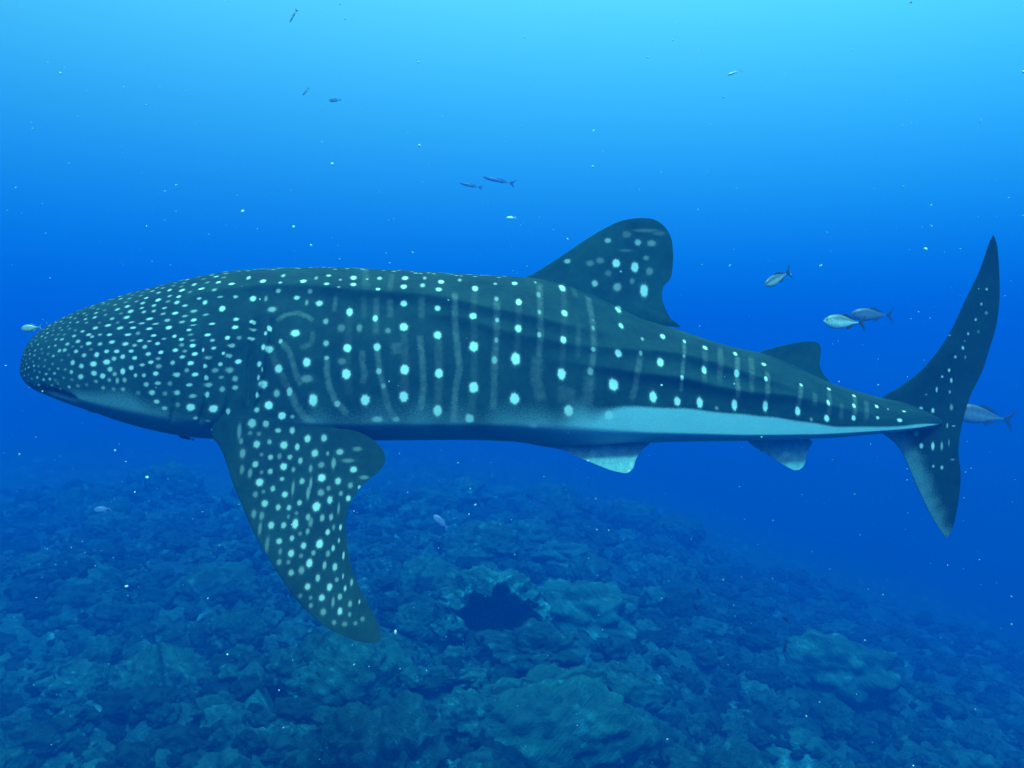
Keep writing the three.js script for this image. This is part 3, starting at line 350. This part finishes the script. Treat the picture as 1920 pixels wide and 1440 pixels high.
function reefTint(x, y, z, out) {                            // patches of turf algae, coral crust and pale rubble
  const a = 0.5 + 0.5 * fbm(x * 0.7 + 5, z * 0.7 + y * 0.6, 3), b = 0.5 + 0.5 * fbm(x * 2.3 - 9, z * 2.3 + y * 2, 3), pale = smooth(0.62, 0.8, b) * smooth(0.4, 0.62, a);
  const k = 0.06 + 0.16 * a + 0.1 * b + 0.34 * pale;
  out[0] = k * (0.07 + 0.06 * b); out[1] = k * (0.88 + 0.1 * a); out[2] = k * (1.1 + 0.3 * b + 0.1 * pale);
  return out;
}
{
  const N = 640, A = 4.6, B = 3.75, cx = -1.5, cz = -9, pos = new Float32Array((N + 1) ** 2 * 3), uv = new Float32Array((N + 1) ** 2 * 2), col = new Float32Array((N + 1) ** 2 * 3), idx = new Uint32Array(N * N * 6), t = [0, 0, 0];
  for (let i = 0, k = 0; i <= N; i++) for (let j = 0; j <= N; j++, k++) {
    const x = cx + A * Math.sinh(B * (j / N * 2 - 1)), z = cz + A * Math.sinh(B * (i / N * 2 - 1)), y = floorY(x, z);
    pos.set([x, y, z], k * 3); uv.set([(x + 0.45 * y) / 2.6, (z - 0.9 * y) / 2.6], k * 2); col.set(reefTint(x, y, z, t), k * 3);
  }
  for (let i = 0, k = 0; i < N; i++) for (let j = 0; j < N; j++, k += 6) { const a = i * (N + 1) + j, b = a + 1, c = a + N + 1, d = c + 1; idx.set([a, c, b, b, c, d], k); }
  const g = new THREE.BufferGeometry();
  g.setAttribute('position', new THREE.BufferAttribute(pos, 3)); g.setAttribute('uv', new THREE.BufferAttribute(uv, 2)); g.setAttribute('color', new THREE.BufferAttribute(col, 3)); g.setIndex(new THREE.BufferAttribute(idx, 1)); g.computeVertexNormals();
  const o = mesh('seabed', g, reefLook); o.userData.kind = 'structure';
}
// coral heads: a ball of fine faces pushed out into lobes, knobs or ledges
const cell = (x, y, z) => { let best = 9; const ix = Math.floor(x), iy = Math.floor(y), iz = Math.floor(z), hash = (a, b, c, k) => { const v = Math.sin(a * 127.1 + b * 311.7 + c * 74.7 + k * 53.3) * 43758.5453; return v - Math.floor(v); }; for (let a = -1; a < 2; a++) for (let b = -1; b < 2; b++) for (let c = -1; c < 2; c++) { const dx = ix + a + hash(ix + a, iy + b, iz + c, 1) - x, dy = iy + b + hash(ix + a, iy + b, iz + c, 2) - y, dz = iz + c + hash(ix + a, iy + b, iz + c, 3) - z; best = Math.min(best, dx * dx + dy * dy + dz * dz); } return Math.sqrt(best); };
function lump(seed, detail, shape, tint) {
  let g = new THREE.IcosahedronGeometry(1, detail); g.deleteAttribute('normal'); g.deleteAttribute('uv'); g = mergeVertices(g, 1e-4);
  const p = g.attributes.position, v = new THREE.Vector3(), uv = [], col = [], t = [0, 0, 0];
  for (let i = 0; i < p.count; i++) {
    v.fromBufferAttribute(p, i); shape(v, seed); p.setXYZ(i, v.x, v.y, v.z);
    uv.push(v.x * 0.6 + 0.3 * v.y * Math.sign(v.x || 1) + seed, v.z * 0.6 - 0.5 * v.y); reefTint(v.x * 1.5 + seed * 7, v.y * 1.5, v.z * 1.5, t); col.push(t[0] * tint[0], t[1] * tint[1], t[2] * tint[2]);
  }
  g.setAttribute('uv', new THREE.Float32BufferAttribute(uv, 2)); g.setAttribute('color', new THREE.Float32BufferAttribute(col, 3)); g.computeVertexNormals();
  return g;
}
const massive = (v, s) => { const r = 1 + 0.16 * n3(v.x * 1.1 + s, v.y * 1.1, v.z * 1.1) + 0.13 * Math.abs(n3(v.x * 2.4, v.y * 2.4 + s, v.z * 2.4)) + 0.07 * n3(v.x * 7, v.y * 7, v.z * 7 + s) + 0.035 * n3(v.x * 17, v.y * 17, v.z * 17 + s); v.multiplyScalar(r); v.y *= 0.85; };
const knobby = (v, s) => { const c = cell(v.x * 2.6 + s, v.y * 2.6, v.z * 2.6), r = 0.8 + 0.16 * n3(v.x + s, v.y, v.z) + 0.34 * (1 - Math.min(1, c * 1.25)) + 0.05 * n3(v.x * 12, v.y * 12, v.z * 12 + s); v.multiplyScalar(r); v.y *= 0.75; };
const craggy = (v, s) => { const c = cell(v.x * 1.4 + s, v.y * 1.8, v.z * 1.4), r = 0.75 + 0.35 * n3(v.x * 0.9 + s, v.y * 0.9, v.z * 0.9) + 0.3 * c + 0.12 * n3(v.x * 4, v.y * 4 + s, v.z * 4) + 0.06 * n3(v.x * 11, v.y * 11 + s, v.z * 11); v.multiplyScalar(r); v.y *= 0.8; };
const KINDS = [
  { name: 'massive_coral', shape: massive, tint: [1, 1.08, 0.95], words: 'smooth rounded coral mound', group: 'smooth coral mounds' },
  { name: 'knobby_coral', shape: knobby, tint: [1.25, 1.3, 1.25], words: 'pale knobby coral clump', group: 'knobby coral clumps' },
  { name: 'reef_rock', shape: craggy, tint: [0.8, 0.85, 0.8], words: 'craggy dark rock', group: 'craggy reef rocks' },
];
KINDS.forEach((k, i) => { k.made = [0, 1, 2].map((n) => lump(i * 9.7 + n * 3.1 + 1, 15, k.shape, k.tint)); });
function coral(kind, n, x, z, r, squash, turn, sink = 0.3, label) {
  const k = KINDS[kind], o = mesh(k.name, k.made[n], reefLook); o.scale.set(r, r * squash, r * (0.85 + 0.3 * ((n * 7 + x * 3) % 1 + 1) % 1)); o.rotation.y = turn; o.position.set(x, floorY(x, z) + r * squash * (0.6 - sink), z);
  if (label) return tag(o, label, 'coral');
  const size = r < 0.42 ? 'small' : r < 0.62 ? 'mid-sized' : 'large', build = squash < 0.95 ? 'low' : 'tall', hollow = Math.hypot(x + 0.38, z + 8.6), far = Math.hypot(x, z - 6);
  const where = hollow < 2.6 ? 'close beside the hollow coral head' : far > 24 ? 'fading into the blue distance of the reef' : x > 3 ? 'where the reef slopes away into open water' : x < -2.2 && x > -4.6 && z > -13 ? 'below the spotted pectoral fin' : x < -4.6 ? 'on the reef below the shark head' : 'on the reef below the shark belly';
  return tag(o, `${size} ${build} ${k.words} ${where}`, kind === 2 ? 'rock' : 'coral', `${k.group}, ${size} and ${build}, ${where}`);
}
const rr = mulberry(2024), spots = [];
const own = [[0, 0, -2.35, -6.2, 0.75, 1.0, 'broad smooth coral mound below the tip of the spotted fin'], [0, 1, 0.55, -5.2, 0.85, 1.0, 'largest smooth coral mound, in front of the hollow coral head'], [0, 2, 1.45, -6.7, 0.6, 1.0, 'domed coral mound with a pale round knob beside it'], [1, 0, -0.55, -4.9, 0.5, 0.9, 'pale knobby coral clump between two smooth mounds'], [2, 1, 0.25, -7.1, 0.6, 0.8, 'jagged rock at the mouth of the hollow coral head'], [1, 2, 1.32, -7.4, 0.26, 1.0, 'small pale round coral knob behind a domed mound']];
for (const [k, n, x, z, r, q, l] of own) { coral(k, n, x, z, r, q, x * 3, 0.3, l); spots.push([x, z, r]); }
spots.push([-0.35, -8.6, 1.3]);
for (let t = 0, n = 0; t < 4000 && n < 90; t++) {
  const x = -15 + 24 * rr(), z = -2.5 - 27 * Math.pow(rr(), 1.25), r = (0.28 + 0.55 * Math.pow(rr(), 1.8)) * (1 + 0.012 * -z), k = rr() < 0.34 ? 0 : rr() < 0.8 ? 1 : 2, v = Math.floor(rr() * 3), turn = rr() * 6.28, sq = 0.7 + 0.5 * rr();
  if (x > 5 - 0.1 * z || Math.abs(x) > 0.66 * (6 - z) + 1 || spots.some((q) => Math.hypot(q[0] - x, q[1] - z) < (q[2] + r) * 0.72)) continue;
  spots.push([x, z, r]); n++; coral(k, v, x, z, r, sq, turn);
}
{ // the big coral head with a dark hollow opening towards the open water
  let g = new THREE.IcosahedronGeometry(1, 48); g.deleteAttribute('normal'); g.deleteAttribute('uv'); g = mergeVertices(g, 1e-5);
  const p = g.attributes.position, v = new THREE.Vector3(), hole = new THREE.Vector3(0.12, 0.3, 0.93).normalize(), uv = [], col = [], t = [0, 0, 0];
  for (let i = 0; i < p.count; i++) {
    v.fromBufferAttribute(p, i); const a = v.angleTo(hole) * (1 + 0.3 * n3(v.x * 1.8 + 3, v.y * 1.8, v.z * 1.8) + 0.12 * n3(v.x * 6, v.y * 6, v.z * 6)), inside = 1 - smooth(0.44, 0.56, a);
    let r = 1 + 0.13 * n3(v.x * 1.4 + 4, v.y * 1.4, v.z * 1.4) + 0.08 * n3(v.x * 4, v.y * 4 + 8, v.z * 4) + 0.045 * n3(v.x * 11, v.y * 11, v.z * 11) + 0.09 * (1 - Math.min(1, cell(v.x * 3.4, v.y * 3.4, v.z * 3.4) * 1.2)); r += 0.1 * Math.exp(-(((a - 0.62) / 0.12) ** 2));
    reefTint(v.x * 2 + 31, v.y * 2, v.z * 2, t); const pale = 1 + 0.8 * smooth(0.1, 0.6, n3(v.x * 3 + 2, v.y * 3, v.z * 3));
    v.multiplyScalar(r); if (inside > 0) v.addScaledVector(hole, -inside * 1.35); v.y *= 0.92;
    p.setXYZ(i, v.x, v.y, v.z); uv.push(v.x * 0.6 + v.y * 0.3, v.z * 0.5 - v.y * 0.4); col.push(t[0] * 1.15 * pale, t[1] * 1.2 * pale, t[2] * 1.15 * pale);
  }
  g.setAttribute('uv', new THREE.Float32BufferAttribute(uv, 2)); g.setAttribute('color', new THREE.Float32BufferAttribute(col, 3)); g.computeVertexNormals();
  const o = mesh('hollow_coral_head', g, reefLook); o.scale.set(0.98, 0.9, 0.9); o.position.set(-0.38, floorY(-0.38, -8.6) + 0.42, -8.6);
  tag(o, 'large round coral head with a dark hollow in its side', 'coral');
}
{ // loose rubble and small growths, past counting
  const base = [lump(3, 4, craggy, [1.1, 1.15, 1.1]), lump(8, 7, knobby, [1.2, 1.25, 1.2])], rnd = mulberry(5), M = new THREE.Matrix4(), q = new THREE.Quaternion(), e = new THREE.Euler(), c = new THREE.Color();
  for (let b = 0; b < 2; b++) {
    const n = b ? 6500 : 6000, o = new THREE.InstancedMesh(base[b], reefLook, n); o.name = b ? 'coral_tufts' : 'coral_rubble'; o.castShadow = o.receiveShadow = true;
    for (let i = 0; i < n; i++) {
      const z = 1 - 30 * Math.pow(rnd(), 1.3), x = -1 + (rnd() * 2 - 1) * (0.7 * (7 - z) + 2), r = (b ? 0.07 + 0.2 * Math.pow(rnd(), 2.2) : 0.03 + 0.12 * Math.pow(rnd(), 3)) * (1 + 0.02 * (3 - z));
      q.setFromEuler(e.set(0.5 * (rnd() - 0.5), rnd() * 6.28, 0.5 * (rnd() - 0.5))); M.compose(new THREE.Vector3(x, floorY(x, z) + r * 0.25, z), q, new THREE.Vector3(r * (0.8 + 0.6 * rnd()), r * (0.6 + 0.7 * rnd()), r)); o.setMatrixAt(i, M);
      const k = 0.5 + 1.1 * Math.pow(rnd(), 2.4); o.setColorAt(i, c.setRGB(k, k, k * 0.96));
    }
    o.userData = { kind: 'stuff', label: b ? 'small coral tufts scattered over the reef floor' : 'broken coral rubble littering the reef floor', category: b ? 'coral' : 'rubble' }; scene.add(o);
  }
}
// ---------- fish ----------
const lin = (r, g, b) => new THREE.Color().setRGB(r, g, b);
function fishGeometry(L, Hh, Wd, top, bot, seed = 0, bend = 0) {   // nose at -L/2, tail root at +L*0.36; a lofted body coloured by its own pattern
  const n = 44, m = 28, pos = [], col = [], idx = [];
  const prof = pchip([0, 0.02, 0.08, 0.2, 0.38, 0.6, 0.8, 0.92, 1], [0.02, 0.2, 0.5, 0.85, 1, 0.78, 0.34, 0.13, 0.11]);
  for (let i = 0; i <= n; i++) {
    const t = (i / n) ** 1.3, x = -L / 2 + t * L * 0.87, h = prof(t) * Hh / 2, w = prof(t) * Wd / 2 * (1 - 0.35 * t), zc = bend * t * t * L;
    for (let j = 0; j < m; j++) {
      const a = j / m * 6.28318, y = Math.cos(a), z = Math.sin(a);
      pos.push(x, y * h * (y < 0 ? 1.05 : 0.95), z * w + zc);
      const k = smooth(-0.25, 0.55, y + 0.25 * n2(t * 9 + seed, a * 2) * (t < 0.3 ? 1 : 0.4)), s = 1 + 0.3 * n2(t * 22 + seed, z * 5 + y * 6);
      for (let c = 0; c < 3; c++) col.push((bot[c] + (top[c] - bot[c]) * k) * s);
    }
  }
  for (let i = 0; i < n; i++) for (let j = 0; j < m; j++) { const a = i * m + j, b = i * m + (j + 1) % m; idx.push(a, b, a + m, b, b + m, a + m); }
  for (let j = 1; j < m - 1; j++) idx.push(0, j + 1, j, n * m, n * m + j, n * m + j + 1);
  const g = new THREE.BufferGeometry(); g.setAttribute('position', new THREE.Float32BufferAttribute(pos, 3)); g.setAttribute('color', new THREE.Float32BufferAttribute(col, 3)); g.setIndex(idx); g.computeVertexNormals();
  return g;
}
function plate(pts, t, z = 0) { const g = new THREE.ExtrudeGeometry(new THREE.Shape(pts.map(([x, y]) => new THREE.Vector2(x, y))), { depth: t, bevelEnabled: true, bevelThickness: t * 0.4, bevelSize: t * 0.5, bevelSegments: 2, curveSegments: 6 }); g.translate(0, 0, z - t / 2); return g; }
function fish(name, label, { L, H, W, top, bot, fin = [0.02, 0.03, 0.035], at, yaw = 0, tilt = 0, bend = 0, fork = 1, seed = 0, group }) {
  const o = thing(name, label, 'fish', at, group); o.rotation.set(0, yaw, tilt, 'YXZ');
  const skinM = new THREE.MeshPhysicalMaterial({ vertexColors: true, roughness: 0.35, metalness: 0.1 }), finM = new THREE.MeshStandardMaterial({ color: lin(...fin), roughness: 0.7 });
  mesh('body', fishGeometry(L, H, W, top, bot, seed, bend), skinM, o);
  const x = L * 0.35, f = L * 0.16 * fork, zb = bend * L, t = L * 0.006 + 0.0006;
  mesh('tail_fin', plate([[x, 0.028 * L], [x + 0.06 * L, 0.06 * L], [x + 0.11 * L, 0.6 * f], [x + 0.17 * L, f * 1.25], [x + 0.135 * L, 0.5 * f], [x + 0.09 * L, 0], [x + 0.135 * L, -0.5 * f], [x + 0.165 * L, -f * 1.2], [x + 0.1 * L, -0.6 * f], [x + 0.06 * L, -0.06 * L], [x, -0.028 * L]], t, zb), finM, o);
  mesh('dorsal_fin', plate([[-0.08 * L, H * 0.4], [0.0, H * 0.56], [0.06 * L, H * 0.54], [0.14 * L, H * 0.42], [0.3 * L, H * 0.16], [0.14 * L, H * 0.26], [-0.02 * L, H * 0.4]], t, zb * 0.3), finM, o);
  mesh('anal_fin', plate([[0.05 * L, -H * 0.42], [0.1 * L, -H * 0.53], [0.15 * L, -H * 0.4], [0.3 * L, -H * 0.14], [0.12 * L, -H * 0.28]], t, zb * 0.3), finM, o);
  for (const s of [1, -1]) { const e = mesh('eye', new THREE.SphereGeometry(L * 0.014 + 0.0008, 12, 8), new THREE.MeshStandardMaterial({ color: lin(0.01, 0.01, 0.012), roughness: 0.2 }), o); e.position.set(-L * 0.43, H * 0.06, s * W * 0.24); }
  return o;
}
const silverTop = [0.16, 0.2, 0.2], silver = [0.62, 0.66, 0.66], greyTop = [0.09, 0.11, 0.12], grey = [0.3, 0.34, 0.35];
// jacks following the shark
fish('jack_fish', 'bright silver jack with a dark forked tail, overlapping a fainter jack', { L: 0.38, H: 0.125, W: 0.06, top: silverTop, bot: [0.8, 0.84, 0.84], at: [2.88, EYE + 0.54, -1.4], yaw: 0.12, tilt: -0.04, seed: 1 });
fish('jack_fish', 'fainter jack just behind the bright silver jack', { L: 0.7, H: 0.21, W: 0.1, top: greyTop, bot: [0.2, 0.22, 0.23], at: [5.9, EYE + 1.14, -8], yaw: 0.05, tilt: -0.03, seed: 3 });
fish('jack_fish', 'slim jack swimming head down between dorsal fin and tail', { L: 0.37, H: 0.1, W: 0.05, top: greyTop, bot: [0.5, 0.55, 0.55], at: [2.55, EYE + 1.015, -2.2], yaw: 0.5, tilt: 0.42, seed: 5 });
fish('jack_fish', 'faint jack half hidden behind the shark tail', { L: 1.0, H: 0.31, W: 0.15, top: greyTop, bot: [0.3, 0.33, 0.34], at: [7.7, EYE - 0.51, -8], yaw: -0.1, tilt: -0.18, seed: 7 });
fish('small_fish', 'small pale fish in front of the shark snout', { L: 0.14, H: 0.055, W: 0.03, top: [0.3, 0.36, 0.36], bot: [0.5, 0.55, 0.55], fin: [0.2, 0.24, 0.24], at: [-3.55, EYE + 0.415, -0.3], yaw: 0.2, tilt: 0.12, seed: 9 });
fish('small_fish', 'tiny white fish glinting above the middle of the shark back', { L: 0.07, H: 0.022, W: 0.014, top: [0.85, 0.88, 0.88], bot: [0.85, 0.88, 0.88], fin: [0.5, 0.55, 0.55], at: [-0.006, EYE + 1.15, 0.1], yaw: 0, tilt: 0.05, seed: 10 });
// slender fish high in the open water
const slim = { H: 0.03, W: 0.028, top: [0.06, 0.07, 0.08], bot: [0.22, 0.24, 0.25], fin: [0.06, 0.07, 0.08], fork: 0.7 };
fish('slender_fish', 'dark slender fish slanting steeply near the bright surface water', { ...slim, L: 0.3, at: [-4.1, EYE + 6.9, -10], tilt: 1.1, yaw: 0.5, seed: 11 });
fish('slender_fish', 'short dark slender fish slanting below the steep one', { ...slim, L: 0.19, at: [-3.87, EYE + 5.48, -10], tilt: 0.95, yaw: 0.5, seed: 12 });
fish('slender_fish', 'dark slender fish lying level in the upper water', { ...slim, L: 0.22, H: 0.065, at: [-3.32, EYE + 5.32, -10], tilt: 0.03, seed: 13 });
fish('slender_fish', 'pale slender fish tilted upward in the bright upper water', { ...slim, L: 0.2, top: [0.5, 0.55, 0.55], bot: [0.7, 0.75, 0.75], fin: [0.4, 0.45, 0.45], at: [2.76, EYE + 3.87, -4.6], tilt: 0.4, yaw: 0.2, seed: 14 });
fish('slender_fish', 'faint far slender fish above the shark back, the longer of two', { ...slim, L: 1.0, H: 0.12, W: 0.1, at: [-0.41, EYE + 6.2, -20], tilt: -0.22, seed: 15 });
fish('slender_fish', 'faint far slender fish above the shark back, the shorter of two', { ...slim, L: 0.7, H: 0.1, W: 0.08, at: [-1.25, EYE + 6.05, -20], tilt: -0.22, seed: 16 });
// fish close under the shark and over the reef
fish('remora', 'small dark remora under the shark throat', { L: 0.115, H: 0.022, W: 0.022, top: [0.012, 0.014, 0.016], bot: [0.014, 0.016, 0.018], fin: [0.01, 0.012, 0.014], at: [-2.27, EYE - 0.375, 0.05], tilt: -0.24, fork: 0.4, seed: 17 });
fish('pilot_fish', 'small pale slender fish under the shark chin, the one nearer the mouth', { L: 0.085, H: 0.018, W: 0.016, top: [0.3, 0.36, 0.34], bot: [0.45, 0.5, 0.48], fin: [0.2, 0.25, 0.24], at: [-2.98, EYE - 0.135, 0.1], tilt: -0.3, fork: 0.5, seed: 18 });
fish('pilot_fish', 'small pale slender fish under the shark chin, the one nearer the throat', { L: 0.085, H: 0.018, W: 0.016, top: [0.3, 0.36, 0.34], bot: [0.45, 0.5, 0.48], fin: [0.2, 0.25, 0.24], at: [-2.9, EYE - 0.19, 0.1], tilt: -0.28, fork: 0.5, seed: 19 });
fish('reef_fish', 'small blue fish over the reef before the spotted fin', { L: 0.3, H: 0.11, W: 0.05, top: [0.2, 0.3, 0.6], bot: [0.3, 0.42, 0.75], fin: [0.15, 0.25, 0.5], at: [-7.2, EYE - 2.2, -9], tilt: 0.1, seed: 20 });
fish('reef_fish', 'small blue fish over the reef behind the spotted fin', { L: 0.34, H: 0.12, W: 0.05, top: [0.2, 0.3, 0.6], bot: [0.3, 0.42, 0.75], fin: [0.15, 0.25, 0.5], at: [-1.25, EYE - 2.42, -9], tilt: -0.75, seed: 21 });
const darkFish = { L: 0.17, H: 0.05, W: 0.025, top: [0.012, 0.014, 0.016], bot: [0.02, 0.024, 0.026], fin: [0.01, 0.012, 0.014], group: 'small dark fish hovering over the reef' };
[[1144, 1293, -0.9], [1318, 1236, -0.8], [1474, 1162, -0.7], [1305, 1140, -1.1], [1396, 1425, -0.6], [1310, 1112, -1.2], [1472, 1212, 1.3]].forEach(([x, y, t], i) => { const d = 11.2 + 0.6 * (i % 3); fish('reef_fish', 'small dark fish hovering over the right side of the reef', { ...darkFish, at: [(x - 960) / 960 * 0.6 * d, EYE - (y - 720) / 720 * 0.45 * d, 6 - d], tilt: t, yaw: 0.3, seed: 30 + i }); });
{ // drifting specks of marine snow
  const bit = new THREE.IcosahedronGeometry(1, 1), p = bit.attributes.position; for (let i = 0; i < p.count; i++) { const k = 1 + 0.35 * n3(p.getX(i) * 2, p.getY(i) * 2, p.getZ(i) * 2); p.setXYZ(i, p.getX(i) * k, p.getY(i) * k, p.getZ(i) * k); } bit.computeVertexNormals();
  const n = 1700, o = new THREE.InstancedMesh(bit, new THREE.MeshStandardMaterial({ color: lin(0.85, 0.88, 0.86), roughness: 0.9 }), n), rnd = mulberry(99), M = new THREE.Matrix4(), q = new THREE.Quaternion(), e = new THREE.Euler(), c = new THREE.Color();
  for (let i = 0; i < n; i++) {
    const x = -7 + 14 * rnd(), y = EYE - 3 + 6.6 * rnd(), z = -7 + 11.6 * rnd(), r = 0.0016 + 0.0055 * Math.pow(rnd(), 4);
    q.setFromEuler(e.set(rnd() * 6, rnd() * 6, rnd() * 6)); M.compose(new THREE.Vector3(x, y, z), q, new THREE.Vector3(r * (1 + 1.6 * rnd() * rnd()), r, r)); o.setMatrixAt(i, M); const k = 0.8 + 0.2 * rnd(); o.setColorAt(i, c.setRGB(k, k, k * (rnd() < 0.1 ? 0.5 : 1)));
  }
  o.name = 'marine_snow'; o.userData = { kind: 'stuff', label: 'tiny pale specks drifting in the water', category: 'particles' }; scene.add(o);
}
renderer.render(scene, camera);
